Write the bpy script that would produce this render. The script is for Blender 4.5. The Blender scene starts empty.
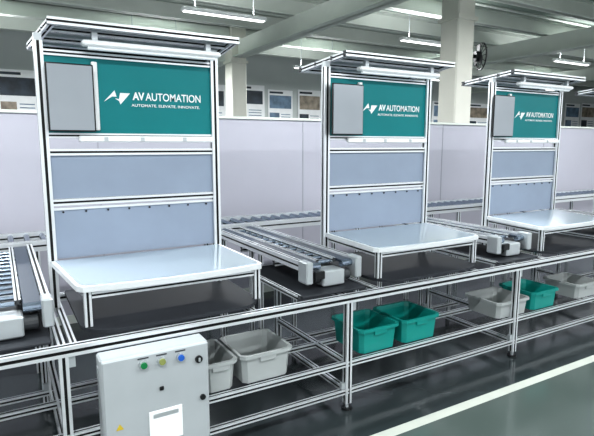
import bpy, math, random, bmesh
from mathutils import Vector, Matrix
random.seed(4)
S=bpy.context.scene
S.view_settings.view_transform='Standard'
try: S.view_settings.look='Medium High Contrast'
except Exception: S.view_settings.look='None'
S.view_settings.exposure=0.0

# ---------------------------------------------------------------- materials
def srgb(h):
    h=h.lstrip('#'); c=[int(h[i:i+2],16)/255 for i in (0,2,4)]
    return tuple((x/12.92 if x<=0.04045 else ((x+0.055)/1.055)**2.4) for x in c)+(1,)
def mat(name,col,rough=.5,metal=0,noise=0,nscale=8,bump=0,emit=0,rvar=0,spec=.5):
    m=bpy.data.materials.new(name); m.use_nodes=True
    nt=m.node_tree; b=nt.nodes['Principled BSDF']
    c=srgb(col); b.inputs['Base Color'].default_value=c
    b.inputs['Roughness'].default_value=rough; b.inputs['Metallic'].default_value=metal
    b.inputs['Specular IOR Level'].default_value=spec
    if emit:
        b.inputs['Emission Color'].default_value=c; b.inputs['Emission Strength'].default_value=emit
    if noise or bump or rvar:
        tc=nt.nodes.new('ShaderNodeTexCoord'); n=nt.nodes.new('ShaderNodeTexNoise')
        n.inputs['Scale'].default_value=nscale; n.inputs['Detail'].default_value=4
        nt.links.new(tc.outputs['Object'],n.inputs['Vector'])
        if noise:
            r=nt.nodes.new('ShaderNodeValToRGB')
            r.color_ramp.elements[0].position=.3; r.color_ramp.elements[1].position=.7
            r.color_ramp.elements[0].color=tuple(x*(1-noise) for x in c[:3])+(1,)
            r.color_ramp.elements[1].color=tuple(min(1,x*(1+noise)) for x in c[:3])+(1,)
            nt.links.new(n.outputs['Fac'],r.inputs['Fac']); nt.links.new(r.outputs['Color'],b.inputs['Base Color'])
        if rvar:
            mr=nt.nodes.new('ShaderNodeMapRange'); mr.inputs['To Min'].default_value=rough-rvar; mr.inputs['To Max'].default_value=rough+rvar
            nt.links.new(n.outputs['Fac'],mr.inputs['Value']); nt.links.new(mr.outputs['Result'],b.inputs['Roughness'])
        if bump:
            bp=nt.nodes.new('ShaderNodeBump'); bp.inputs['Strength'].default_value=bump; bp.inputs['Distance'].default_value=.01
            nt.links.new(n.outputs['Fac'],bp.inputs['Height']); nt.links.new(bp.outputs['Normal'],b.inputs['Normal'])
    return m
M=dict(
 alu=mat('anodised_aluminium','#e4e8eb',.30,.5),
 slot=mat('slot_black','#0a0c0e',.6),
 cap=mat('end_cap','#3a3d40',.5),
 teal=mat('teal_panel','#067c80',.45,noise=.04,nscale=3,spec=.3),
 blue=mat('bluegrey_panel','#8f9bad',.5,noise=.04,nscale=4),
 top=mat('laminate_top','#aab7c2',.10,.2,rvar=.04,nscale=6),
 topedge=mat('top_edge','#e4e8ea',.35,.3),
 dark=mat('esd_mat_dark','#303338',.6,noise=.08,nscale=5,spec=.3),
 belt=mat('belt','#38424f',.4),
 roller=mat('roller_steel','#818d9b',.25,.8),
 plate=mat('sheet_metal','#bcc2c5',.35,.5,noise=.05,nscale=6),
 white=mat('white_plastic','#f2f4f5',.35),
 paper=mat('document_sheet','#9ca2a8',.2,.2,noise=.06,nscale=2),
 black=mat('black_plastic','#17191b',.4),
 tealbin=mat('teal_bin','#0d8a82',.4,noise=.04,nscale=6),
 greybin=mat('grey_bin','#a6abab',.5,noise=.04,nscale=6),
 box=mat('enclosure_paint','#a9afb2',.45,noise=.04,nscale=5),
 green=mat('lamp_green','#1f7a48',.2), yellow=mat('lamp_yellow','#8c945a',.2), bluel=mat('lamp_blue','#2e63b8',.2),
 warn=mat('warning_yellow','#c9b13a',.4),
 part=mat('partition_paint','#b0b0bb',.6,noise=.03,nscale=1.5),
 seam=mat('partition_seam','#9fa0aa',.6),
 wall=mat('far_wall_paint','#c3c9c7',.7,noise=.04,nscale=1),
 ceil=mat('ceiling_deck','#8f9c93',.8,noise=.06,nscale=2),
 beam=mat('beam_paint','#d6dcd5',.6,noise=.04,nscale=2),
 col=mat('column_paint','#dddcd2',.6,noise=.04,nscale=2),
 line=mat('floor_line','#b2b7af',.55,noise=.06,nscale=5),
 glow=mat('tube_glow','#ffffff',.5,emit=3.0),
 tube=mat('lamp_diffuser','#eef3f6',.3,emit=.15),
 pa=mat('poster_ink_dark','#2c3742',.5,noise=.5,nscale=4), pb=mat('poster_blue','#6a8196',.5,noise=.4,nscale=5),
 pc=mat('poster_paper','#eff1f2',.5,noise=.04,nscale=6), pd=mat('poster_warm','#8f8577',.5,noise=.5,nscale=5),
)

# ---------------------------------------------------------------- builder
class B:
    def __init__(s): s.v=[];s.f=[];s.m=[];s.mats=[]
    def mi(s,k):
        if k not in s.mats: s.mats.append(k)
        return s.mats.index(k)
    def add(s,vs,fs,k,ks=None):
        o=len(s.v); s.v+= [tuple(v) for v in vs]
        for i,f in enumerate(fs):
            s.f.append([o+j for j in f]); s.m.append(s.mi(ks[i] if ks else k))
    def box(s,x0,x1,y0,y1,z0,z1,k,bev=0,R=None):
        if bev:
            b=bev
            def ring(x0,x1,y0,y1,z,b): return [(x0+b,y0,z),(x1-b,y0,z),(x1,y0+b,z),(x1,y1-b,z),(x1-b,y1,z),(x0+b,y1,z),(x0,y1-b,z),(x0,y0+b,z)]
            rs=[ring(x0+b,x1-b,y0+b,y1-b,z0,b*.4),ring(x0,x1,y0,y1,z0+b,b),ring(x0,x1,y0,y1,z1-b,b),ring(x0+b,x1-b,y0+b,y1-b,z1,b*.4)]
            vs=sum(rs,[]); fs=[list(range(7,-1,-1)),list(range(24,32))]
            for r in range(3):
                for i in range(8): fs.append([r*8+i,r*8+(i+1)%8,(r+1)*8+(i+1)%8,(r+1)*8+i])
        else:
            vs=[(x0,y0,z0),(x1,y0,z0),(x1,y1,z0),(x0,y1,z0),(x0,y0,z1),(x1,y0,z1),(x1,y1,z1),(x0,y1,z1)]
            fs=[(3,2,1,0),(4,5,6,7),(0,1,5,4),(1,2,6,5),(2,3,7,6),(3,0,4,7)]
        if R is not None: vs=[R@Vector(v) for v in vs]
        s.add(vs,fs,k)
    def prof(s,p,q,w=.03,h=None,k='alu'):
        """T-slot aluminium extrusion from p to q"""
        p=Vector(p);q=Vector(q);d=(q-p).normalized()
        up=Vector((0,0,1)) if abs(d.z)<.9 else Vector((0,1,0))
        u=d.cross(up).normalized(); v=u.cross(d).normalized()
        a=w/2; b=(h or w)/2; g=min(a,b)*.31; dp=min(a,b)*.42
        c=[(-a,-b),(-g,-b),(-g,-b+dp),(g,-b+dp),(g,-b),(a,-b),(a,-g),(a-dp,-g),(a-dp,g),(a,g),(a,b),(g,b),(g,b-dp),(-g,b-dp),(-g,b),(-a,b),(-a,g),(-a+dp,g),(-a+dp,-g),(-a,-g)]
        n=20; vs=[p+u*x+v*y for x,y in c]+[q+u*x+v*y for x,y in c]
        fs=[];ks=[]
        for i in range(n):
            fs.append((i,(i+1)%n,n+(i+1)%n,n+i)); ks.append('slot' if i%5 in (1,2,3) else k)
        fs+= [list(range(n-1,-1,-1)),list(range(n,2*n))]; ks+=['cap','cap']
        s.add(vs,fs,k,ks)
    def cyl(s,p,q,r,k,n=14,r2=None,kc=None):
        p=Vector(p);q=Vector(q);d=(q-p).normalized()
        up=Vector((0,0,1)) if abs(d.z)<.9 else Vector((0,1,0))
        u=d.cross(up).normalized(); v=u.cross(d); r2=r if r2 is None else r2
        vs=[p+(u*math.cos(t*2*math.pi/n)+v*math.sin(t*2*math.pi/n))*r for t in range(n)]
        vs+=[q+(u*math.cos(t*2*math.pi/n)+v*math.sin(t*2*math.pi/n))*r2 for t in range(n)]
        fs=[(i,(i+1)%n,n+(i+1)%n,n+i) for i in range(n)]+[list(range(n-1,-1,-1)),list(range(n,2*n))]
        s.add(vs,fs,k,[k]*n+[kc or k]*2)
    def slab(s,pts,z0,z1,k,ke=None,tilt=None):
        n=len(pts); tf=tilt or (lambda x,y:0)
        vs=[(x,y,z0+tf(x,y)) for x,y in pts]+[(x,y,z1+tf(x,y)) for x,y in pts]
        fs=[list(range(n-1,-1,-1)),list(range(n,2*n))]+[(i,(i+1)%n,n+(i+1)%n,n+i) for i in range(n)]
        s.add(vs,fs,k,[k,k]+[ke or k]*n)
    def obj(s,name,parent=None):
        me=bpy.data.meshes.new(name); me.from_pydata(s.v,[],s.f)
        for k in s.mats: me.materials.append(M[k])
        me.polygons.foreach_set('material_index',s.m); me.update()
        bm=bmesh.new(); bm.from_mesh(me); bmesh.ops.recalc_face_normals(bm,faces=bm.faces); bm.to_mesh(me); bm.free()
        o=bpy.data.objects.new(name,me); S.collection.objects.link(o)
        if parent: o.parent=parent
        return o
def empty(name,loc=(0,0,0)):
    e=bpy.data.objects.new(name,None); e.location=loc; S.collection.objects.link(e); return e

def text(txt,name,parent,x,y,z,width,height,m='white',bold=.0):
    c=bpy.data.curves.new(name,'FONT'); c.body=txt; c.size=1; c.extrude=.01; c.offset=bold
    t=bpy.data.objects.new(name,c); S.collection.objects.link(t)
    bpy.context.view_layer.update()
    dg=bpy.context.evaluated_depsgraph_get()
    me=bpy.data.meshes.new_from_object(t.evaluated_get(dg)); me.name=name
    bpy.data.objects.remove(t)
    xs=[v.co.x for v in me.vertices]; ys=[v.co.y for v in me.vertices]
    sx=width/(max(xs)-min(xs)); sy=height/(max(ys)-min(ys)); x0=min(xs);y0=min(ys)
    for v in me.vertices: v.co=Vector((x+(v.co.x-x0)*sx, y-v.co.z*.1, z+(v.co.y-y0)*sy))
    me.materials.clear(); me.materials.append(M[m])
    o=bpy.data.objects.new(name,me); S.collection.objects.link(o); o.parent=parent
    return o

# ---------------------------------------------------------------- workstation
W=.97; YB=3.07; YF=2.55; ZTOP=2.19
def workstation(xl,boff,bw):
    e=empty('assembly_workstation',(xl,0,0))
    p=.046; b=B(); K=.075   # table front sits slightly to the right
    for x in (0.0,W): b.prof((x,YB,.745),(x,YB,ZTOP),p)
    for x in (.03+K,W-.03+K):
        b.prof((x,YF+.03,.77),(x,YF+.03,.955),.035)
    b.prof((.05+K,YF+.03,.925),(W-.05+K,YF+.03,.925),.03)
    for x in (.03,W-.03): b.prof((x+K,YF+.05,.93),(x,YB-.02,.965),.03)
    for z in (1.61,1.335): b.prof((p/2,YB,z),(W-p/2,YB,z),.036)
    b.prof((p/2,YB,2.135),(W-p/2,YB,2.135),.03)
    b.prof((p/2,YB,1.70),(W-p/2,YB,1.70),.028)
    b.obj('frame',e)
    q=B(); q.box(.02,W-.02,YB-.004,YB+.004,1.71,2.12,'teal'); q.obj('teal_back_panel',e)
    q=B()
    q.box(.02,W-.02,YB-.003,YB+.005,1.355,1.595,'blue'); q.box(.02,W-.02,YB-.003,YB+.005,1.02,1.30,'blue')
    q.box(.02,W-.02,YB-.012,YB+.004,1.292,1.304,'topedge')
    for i in range(8):
        x=.07+i*(W-.14)/7
        q.cyl((x,YB-.004,1.28),(x,YB-.010,1.28),.006,'black',8)
    q.obj('bluegrey_back_panels',e)
    q=B(); q.box(.17,W-.03,YB-.05,YB-.015,1.665,1.70,'white',.006)
    for x in (.3,.5,.75): q.box(x,x+.02,YB-.055,YB-.05,1.672,1.692,'plate')
    q.obj('cable_ledge',e)
    ZF=.98; ZB=1.02
    tilt=lambda x,y: ZF+(y-YF)/(YB-YF)*(ZB-ZF)
    n=16; pts=[(-.01,YB-.025),(-.01+K*.9,YF+.03)]
    for i in range(n+1):
        t=i/n; pts.append((.01+K+t*(W-.02), YF+.0-.03*math.sin(math.pi*t)))
    pts+=[(W+.01+K*.9,YF+.03),(W+.01,YB-.025)]
    q=B(); q.slab(pts,-.032,-.004,'topedge',tilt=tilt)
    c=(W/2+K/2,(YF+YB)/2)
    q.slab([(c[0]+(x-c[0])*.96,c[1]+(y-c[1])*.94) for x,y in pts],-.004,0,'top',tilt=tilt)
    q.obj('table_top',e)
    q=B(); pts=[]
    x0,x1,y0,y1,r=.07,W+.06,2.475,YB+.25,.17
    for cx,cy,a0 in ((x1-r,y0+r,-90),(x1-.02,y1-.02,0),(x0+.02,y1-.02,90),(x0+r,y0+r,180)):
        rr=r if cy<YB-.2 else .02
        for i in range(9):
            a=math.radians(a0+i*90/8); pts.append((cx+rr*math.cos(a),cy+rr*math.sin(a)))
    q.slab(pts,.75,.768,'dark','dark')
    q.obj('lower_mat_shelf',e)
    # canopy, tilted up towards the front
    q=B(); cy0,cy1=2.90,3.37; cx0,cx1=-.035,W+.09; zf,zb=2.262,2.205; KC=.07
    zz=lambda y: zf+(y-cy0)/(cy1-cy0)*(zb-zf)
    xk=lambda y: KC*(cy1-y)/(cy1-cy0)
    for y,w_ in ((cy0,.036),(cy1,.036),(3.03,.028),(3.2,.028)): q.prof((cx0+xk(y),y,zz(y)),(cx1+xk(y)*.1,y,zz(y)),w_)
    for x,f in ((cx0+.02,1),(cx1-.02,.1)): q.prof((x+xk(cy0)*f,cy0+.02,zz(cy0+.02)),(x,cy1-.02,zz(cy1-.02)),.034)
    vs=[(cx0+.03+KC,cy0+.02,zz(cy0)+.012),(cx1-.03,cy0+.02,zz(cy0)+.012),(cx1-.03,cy1-.02,zz(cy1)+.014),(cx0+.03,cy1-.02,zz(cy1)+.014)]
    q.add(vs+[(a,b_,c_+.005) for a,b_,c_ in vs],[(3,2,1,0),(4,5,6,7),(0,1,5,4),(1,2,6,5),(2,3,7,6),(3,0,4,7)],'plate')
    for x in (.0,W): q.box(x-.02,x+.02,YB-.02,YB+.02,ZTOP,zz(YB)-.014,'plate')
    q.obj('canopy_frame',e)
    q=B(); q.box(.20,W+.0,2.93,2.99,2.165,2.195,'white',.008)
    q.cyl((.23,2.96,2.16),(W-.03,2.96,2.16),.012,'tube',10)
    for x in (.25,W-.09): q.box(x,x+.03,2.945,2.975,2.193,2.236,'plate')
    q.obj('task_light',e)
    q=B(); q.box(boff,boff+bw,2.985,3.0,1.72,2.075,'black',.004)
    q.box(boff+.008,boff+bw-.008,2.981,2.985,1.728,2.067,'paper')
    q.box(boff+.10,boff+.15,3.0,YB-.02,1.90,1.93,'plate')
    q.box(boff+bw+.0,boff+bw+.03,YB-.03,YB-.006,1.73,2.10,'white',.003)
    q.obj('document_board',e)
    yl=YB-.006
    q=B()
    def poly(pts): 
        q.add([(x,yl,z) for x,z in pts]+[(x,yl+.003,z) for x,z in pts],[list(range(len(pts))),list(range(2*len(pts)-1,len(pts)-1,-1))]+[(i,(i+1)%len(pts),len(pts)+(i+1)%len(pts),len(pts)+i) for i in range(len(pts))],'white')
    X=.315; Z=1.89
    poly([(X,Z),(X+.06,Z+.065),(X+.07,Z+.03),(X+.045,Z+.03)])
    poly([(X+.062,Z+.02),(X+.083,Z+.018),(X+.09,Z+.052),(X+.145,Z+.052),(X+.09,Z-.012),(X+.083,Z+.006)])
    q.obj('logo_mark',e)
    text('AV','sign_letters_bold',e,X+.158,yl,1.905,.068,.045,bold=.035)
    text('AUTOMATION','sign_letters',e,X+.232,yl,1.905,.335,.045,bold=.012)
    text('AUTOMATE. ELEVATE. INNOVATE.','tagline_letters',e,X+.15,yl,1.868,.41,.016,bold=.01)
    return e
XS=(.22,2.03,3.77)
for xl,bo,bw in zip(XS,(0.02,-.0,-.07),(.235,.27,.27)): workstation(xl,bo,bw)
workstation(5.53,-.07,.27)

# ---------------------------------------------------------------- base frame
b=B(); YR0=2.44; YR1=3.36; X0,X1=-1.6,7.4
legs=[-1.41,.19,1.79,3.39,4.99,6.59]
b.prof((X0,YR0,.72),(X1,YR0,.72),.048); b.prof((X0,YR1,.72),(X1,YR1,.72),.045)
for z,y in ((.30,YR0),(.30,2.80),(.12,YR0),(.12,YR1)):
    b.prof((X0,y,z),(X1,y,z),.032)
for x in legs:
    for y in (YR0,YR1):
        b.prof((x,y,.04),(x,y,.70),.042)
        b.cyl((x,y,.0),(x,y,.012),.035,'black',14); b.cyl((x,y,.012),(x,y,.04),.012,'plate',10)
        b.box(x+.02,x+.05,y-.012,y+.012,.64,.70,'plate'); b.box(x-.05,x-.02,y-.012,y+.012,.14,.18,'plate')
    for z in (.72,.30,.12): b.prof((x,YR0+.02,z),(x,YR1-.02,z),.035)
for xl in XS+(5.53,-1.56):
    b.prof((xl+.02,YR0+.02,.725),(xl+.02,YR1,.725),.03); b.prof((xl+W-.02,YR0+.02,.725),(xl+W-.02,YR1,.725),.03)
b.obj('aluminium_base_frame')

# ---------------------------------------------------------------- cross conveyors
def conveyor(x0,x1,y0,y1,zt,name='belt_conveyor'):
    e=empty(name,(x0,y0,0)); w=x1-x0; L=y1-y0
    b=B()
    for x in (.02,w-.02): b.prof((x,.03,zt-.03),(x,L,zt-.03),.036,.06)
    for x in (w*.34,w*.66): b.prof((x,.05,zt-.02),(x,L,zt-.02),.026)
    b.box(-.005,.045,-.06,.05,zt-.13,zt+.01,'plate',.008); b.box(w-.045,w+.005,-.06,.05,zt-.13,zt+.01,'plate',.008)
    for y in (L*.25,L*.6,L*.92): b.prof((.0,y,zt-.08),(w,y,zt-.08),.035)
    for x in (.02,w-.02): b.prof((x,L*.9,.0),(x,L*.9,zt-.06),.035); b.prof((x,YR1-y0+.04,.0),(x,YR1-y0+.04,zt-.06),.03)
    b.obj('side_rails',e)
    q=B()
    for xa,xb in ((.042,w*.34-.018),(w*.66+.018,w-.042)):
        q.box(xa,xb,.0,L,zt-.03,zt-.012,'belt',.003)
        q.cyl((xa,.0,zt-.035),(xb,.0,zt-.035),.022,'roller',12)
    q.obj('belts',e)
    q=B(); n=int(L/.11)
    for i in range(n): 
        y=.08+i*.11; q.cyl((w*.34+.014,y,zt-.03),(w*.66-.014,y,zt-.03),.012,'roller',8)
    q.box(w*.34,w*.66,.08,L,zt-.075,zt-.065,'cap')
    q.obj('rollers',e)
    q=B(); q.box(w*.3,w*.7,-.05,.08,zt-.16,zt-.06,'plate',.008); q.cyl((w*.2,.01,zt-.11),(w*.85,.01,zt-.11),.035,'cap',14)
    q.box(w-.09,w-.05,.1,.3,zt-.2,zt-.09,'black',.008)
    q.box(.05,.12,-.075,-.05,zt-.1,zt-.05,'black',.004)
    q.obj('drive_motor',e)
    q=B(); q.box(-.08,w-.02,-.14,.68,.748,.762,'dark',.003); q.prof((-.1,-.13,.757),(-.1,.68,.757),.028); q.obj('added_dark_tray',e)  # dark sheet with rail, added below the belts to give a darker mass
for xl in XS+(5.53,): conveyor(xl-.46,xl-.05,2.62,4.15,.93)
e=empty('roller_conveyor'); b=B(); z=.93
for y in (4.22,4.66): b.prof((-3,y,z-.03),(9.5,y,z-.03),.04,.08)
b.obj('side_frames',e)
q=B()
for i in range(110): x=-2.9+i*.113; q.cyl((x,4.245,z-.02),(x,4.635,z-.02),.022,'roller',10)
q.box(-3,9.5,4.24,4.64,z-.075,z-.068,'cap')
q.obj('rollers',e)
q=B()
for i in range(9):
    x=-2.8+i*1.5
    for y in (4.22,4.66): q.prof((x,y,0.0),(x,y,z-.07),.04)
    q.prof((x,4.24,.3),(x,4.64,.3),.035)
q.obj('stand_legs',e)

# ---------------------------------------------------------------- bins
def bin_(x0,x1,y0,y1,z0,h,k):
    b=B(); t=.022; th=.008
    def ring(o,z):
        c=.025
        a0,a1,b0,b1=x0+o,x1-o,y0+o,y1-o
        return [(a0+c,b0,z),(a1-c,b0,z),(a1,b0+c,z),(a1,b1-c,z),(a1-c,b1,z),(a0+c,b1,z),(a0,b1-c,z),(a0,b0+c,z)]
    rs=[ring(t,z0),ring(.012,z0+h-.022),ring(-.002,z0+h-.02),ring(-.002,z0+h),ring(.014,z0+h),ring(.02,z0+h-.03),ring(t+th,z0+.008)]
    vs=sum(rs,[]); fs=[list(range(7,-1,-1)),list(range(48,56))]
    for r in range(6):
        for i in range(8): fs.append((r*8+i,r*8+(i+1)%8,(r+1)*8+(i+1)%8,(r+1)*8+i))
    b.add(vs,fs,k)
    xm=(x0+x1)/2; b.box(xm-.05,xm+.05,y0+.002,y0+.02,z0+h-.05,z0+h-.02,k,.003)
    b.obj('plastic_bin')
ZS=.3165
for x0,x1,k,h in ((1.08,1.41,'greybin',.17),(.86,1.06,'greybin',.17),(1.90,2.23,'tealbin',.165),(2.26,2.60,'tealbin',.165),(3.22,3.60,'greybin',.13),(3.64,3.98,'tealbin',.15),(4.25,4.60,'greybin',.13),(5.2,5.5,'tealbin',.15)):
    bin_(x0,x1,2.45,2.80,ZS,h,k)

# ---------------------------------------------------------------- control box
e=empty('control_box',(.325,2.28,.185)); b=B()
w,d,h=.505,.13,.51
b.box(0,w,.02,d,0,h,'box',.008); b.box(.004,w-.004,.0,.021,.004,h-.004,'box',.006)
b.box(-.004,0.002,.06,.1,.4,.46,'plate')
b.obj('enclosure',e)
q=B()
for x,k in ((.185,'green'),(.27,'yellow'),(.36,'bluel')):
    q.cyl((x,.0,.46),(x,-.012,.46),.021,'plate',18); q.cyl((x,-.012,.46),(x,-.02,.46),.015,k,18)
q.cyl((.45,0,.43),(.45,-.01,.43),.018,'black',18); q.box(.445,.455,-.018,-.01,.42,.44,'plate',.002)
q.box(.255,.275,-.008,0,.315,.335,'black',.003); q.cyl((w-.04,0,.23),(w-.04,-.01,.23),.014,'black',14)
q.box(.20,.36,-.006,0,.06,.22,'white',.002)
q.add([(.05,-.002,.17),(.085,-.002,.17),(.0675,-.002,.2)],[(0,1,2)],'warn')
q.box(.22,.34,-.008,-.006,.185,.205,'plate')
for x in (.16,.245,.335): q.box(x,x+.05,-.002,0,.487,.493,'cap')
q.obj('buttons_and_labels',e)
b=B()
for x in (.05,w-.09): b.box(x,x+.04,d,d+.006,h-.12,h-.03,'plate'); b.box(x,x+.04,d,d+.025,h-.09,h-.08,'plate')
b.obj('mounting_brackets',e)

# ---------------------------------------------------------------- room shell
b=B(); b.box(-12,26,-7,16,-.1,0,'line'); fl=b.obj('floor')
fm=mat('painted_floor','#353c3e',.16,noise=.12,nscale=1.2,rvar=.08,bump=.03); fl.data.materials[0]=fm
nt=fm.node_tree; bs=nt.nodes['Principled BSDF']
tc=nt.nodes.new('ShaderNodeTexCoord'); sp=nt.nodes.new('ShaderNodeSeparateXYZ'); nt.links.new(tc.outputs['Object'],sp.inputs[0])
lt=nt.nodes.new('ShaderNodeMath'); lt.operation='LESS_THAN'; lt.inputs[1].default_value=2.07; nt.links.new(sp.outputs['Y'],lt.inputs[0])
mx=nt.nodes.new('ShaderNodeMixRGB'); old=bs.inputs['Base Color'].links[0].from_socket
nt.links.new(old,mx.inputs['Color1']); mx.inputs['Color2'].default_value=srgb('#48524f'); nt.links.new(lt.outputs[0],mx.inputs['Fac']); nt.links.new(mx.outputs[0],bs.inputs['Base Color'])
b=B(); b.box(-12,26,2.05,2.12,0,.002,'line'); b.obj('floor_marking_line')
b=B(); b.box(-12,26,14,14.2,0,4.3,'wall'); b.obj('wall_back')
b=B(); b.box(26,26.2,-7,14,0,4.3,'wall'); b.obj('wall_right')
b=B(); b.box(-12.2,-12,-7,14,0,4.3,'wall'); b.obj('wall_left')
b=B(); b.box(-12,26,-7,14.2,4.3,4.4,'ceil'); b.obj('ceiling')
b=B(); zt=1.92
b.box(-8,14,5.0,5.05,.06,zt,'part')
x=-8
while x<14.1:
    b.box(x-.006,x+.006,4.996,5.054,0,zt,'seam'); x+=2.2
b.box(-8,14,4.985,5.065,zt,zt+.025,'beam'); b.box(-8,14,4.985,5.065,.0,.08,'beam')
b.obj('partition_wall')
b=B()
def ibeam_x(y,z,h,w): 
    b.box(-12,26,y-w/2,y+w/2,z,z+.03,'beam'); b.box(-12,26,y-.015,y+.015,z,z+h,'beam'); b.box(-12,26,y-w/2,y+w/2,z+h-.03,z+h,'beam')
def ibeam_y(x,z,h,w):
    b.box(x-w/2,x+w/2,-7,14,z,z+.03,'beam'); b.box(x-.015,x+.015,-7,14,z,z+h,'beam')
y=2.0
while y<13.5: ibeam_x(y,4.0,.3,.16); y+=1.3
for x in (-6.5,-1,4.9,10.5,16): ibeam_y(x,3.62,.38,.3)
b.obj('ceiling_beams')
b=B()
for i in range(60): b.box(-12,26,-6+i*.34,-6+i*.34+.1,4.27,4.3,'beam')
b.obj('ceiling_ribs')
def column(x,y,w):
    b=B(); b.box(x-w/2,x+w/2,y-w/2,y+w/2,0,4.3,'col',.02); b.box(x-w/2-.06,x+w/2+.06,y-w/2-.06,y+w/2+.06,0,.12,'col',.02)
    b.box(x-w/2-.03,x+w/2+.03,y-w/2-.03,y+w/2+.03,3.5,3.56,'col'); b.obj('support_column')
column(4.9,11.2,.38); column(6.2,5.75,.36)
def poster(x0,x1,z0,z1,y=13.98,name='wall_poster',kind=0):
    b=B(); b.box(x0,x1,y-.02,y,z0,z1,'pc'); w=x1-x0;h=z1-z0
    ks=['pa','pb','pd','pb','pa']
    b.box(x0+.06*w,x0+.94*w,y-.025,y-.02,z0+.5*h,z0+.85*h,ks[kind%5])
    b.box(x0+.06*w,x0+.45*w,y-.025,y-.02,z0+.12*h,z0+.38*h,ks[(kind+2)%5]); 
    for i in range(4): b.box(x0+.52*w,x0+.9*w,y-.025,y-.02,z0+(.12+i*.07)*h,z0+(.14+i*.07)*h,'pb')
    b.box(x0+.06*w,x0+.6*w,y-.025,y-.02,z0+.9*h,z0+.95*h,'pa'); b.obj(name)
x=-6; i=0
while x<24:
    w=random.choice([.95,1.1,.85,1.5]); z0=random.choice([2.2,2.3,2.15]); poster(x,x+w,z0,z0+random.choice([1.2,1.1,1.25]),kind=i); x+=w+random.choice([.12,.3,.2]); i+=1
def lum(x,y,z,L=1.3,P=60):
    b=B(); b.box(x-L/2,x+L/2,y-.06,y+.06,z,z+.05,'white',.01); 
    b.box(x-L/2+.03,x+L/2-.03,y-.035,y+.035,z-.012,z,'glow'); b.cyl((x-L*.35,y,z+.05),(x-L*.35,y,4.3),.008,'plate',6); b.cyl((x+L*.35,y,z+.05),(x+L*.35,y,4.3),.008,'plate',6)
    b.obj('ceiling_light')
    for up in (0,1):  # second lamp faces up: added fill to brighten ceiling and beams
        l=bpy.data.lights.new('tube_and_added_uplight','AREA'); l.shape='RECTANGLE'; l.size=L; l.size_y=.12; l.energy=P*(.27 if up else 1); l.color=(.96,.98,1)
        o=bpy.data.objects.new('tube_and_added_uplight',l); o.location=(x,y,z+.08 if up else z-.02); S.collection.objects.link(o)
        if up: o.rotation_euler=(math.pi,0,0)
for x in (-4.5,-.5,3.0,7.0,11.5,16):
    for y in (-3.5,0.2,3.3,7.2,11.0): lum(x,y,3.5,P=82 if y<9 else 115)
e=empty('wall_fan',(6.46,5.62,3.0)); e.rotation_euler=(0,0,math.radians(62)); b=B()
b.cyl((0,0,0),(0,-.08,0),.08,'black',16)
for i in range(24):
    a=i*math.pi/12; a2=(i+1)*math.pi/12; R=.2
    b.cyl((R*math.cos(a),-.1,R*math.sin(a)),(R*math.cos(a2),-.1,R*math.sin(a2)),.012,'black',6)
    if i%2==0: b.cyl((.06*math.cos(a),-.08,.06*math.sin(a)),(R*math.cos(a),-.1,R*math.sin(a)),.005,'black',5)
for i in range(3):
    a=i*2.094; R=Matrix.Rotation(a,4,'Y'); b.box(-.06,.06,-.06,-.05,.05,.17,'cap',R=R)
b.cyl((0,0,0),(0,.1,0),.03,'black',8); b.obj('fan_guard',e)

w=bpy.data.worlds.new('world'); S.world=w; w.use_nodes=True
w.node_tree.nodes['Background'].inputs[0].default_value=(.92,.96,1,1); w.node_tree.nodes['Background'].inputs[1].default_value=1.2

c=bpy.data.cameras.new('cam'); c.sensor_width=36; c.lens=508/594*36; c.clip_end=200
o=bpy.data.objects.new('camera',c); S.collection.objects.link(o); S.camera=o
th=math.radians(30.3); ph=math.radians(8.2)
o.location=(0,0,1.65)
o.rotation_euler=(math.pi/2-ph,0,-th)
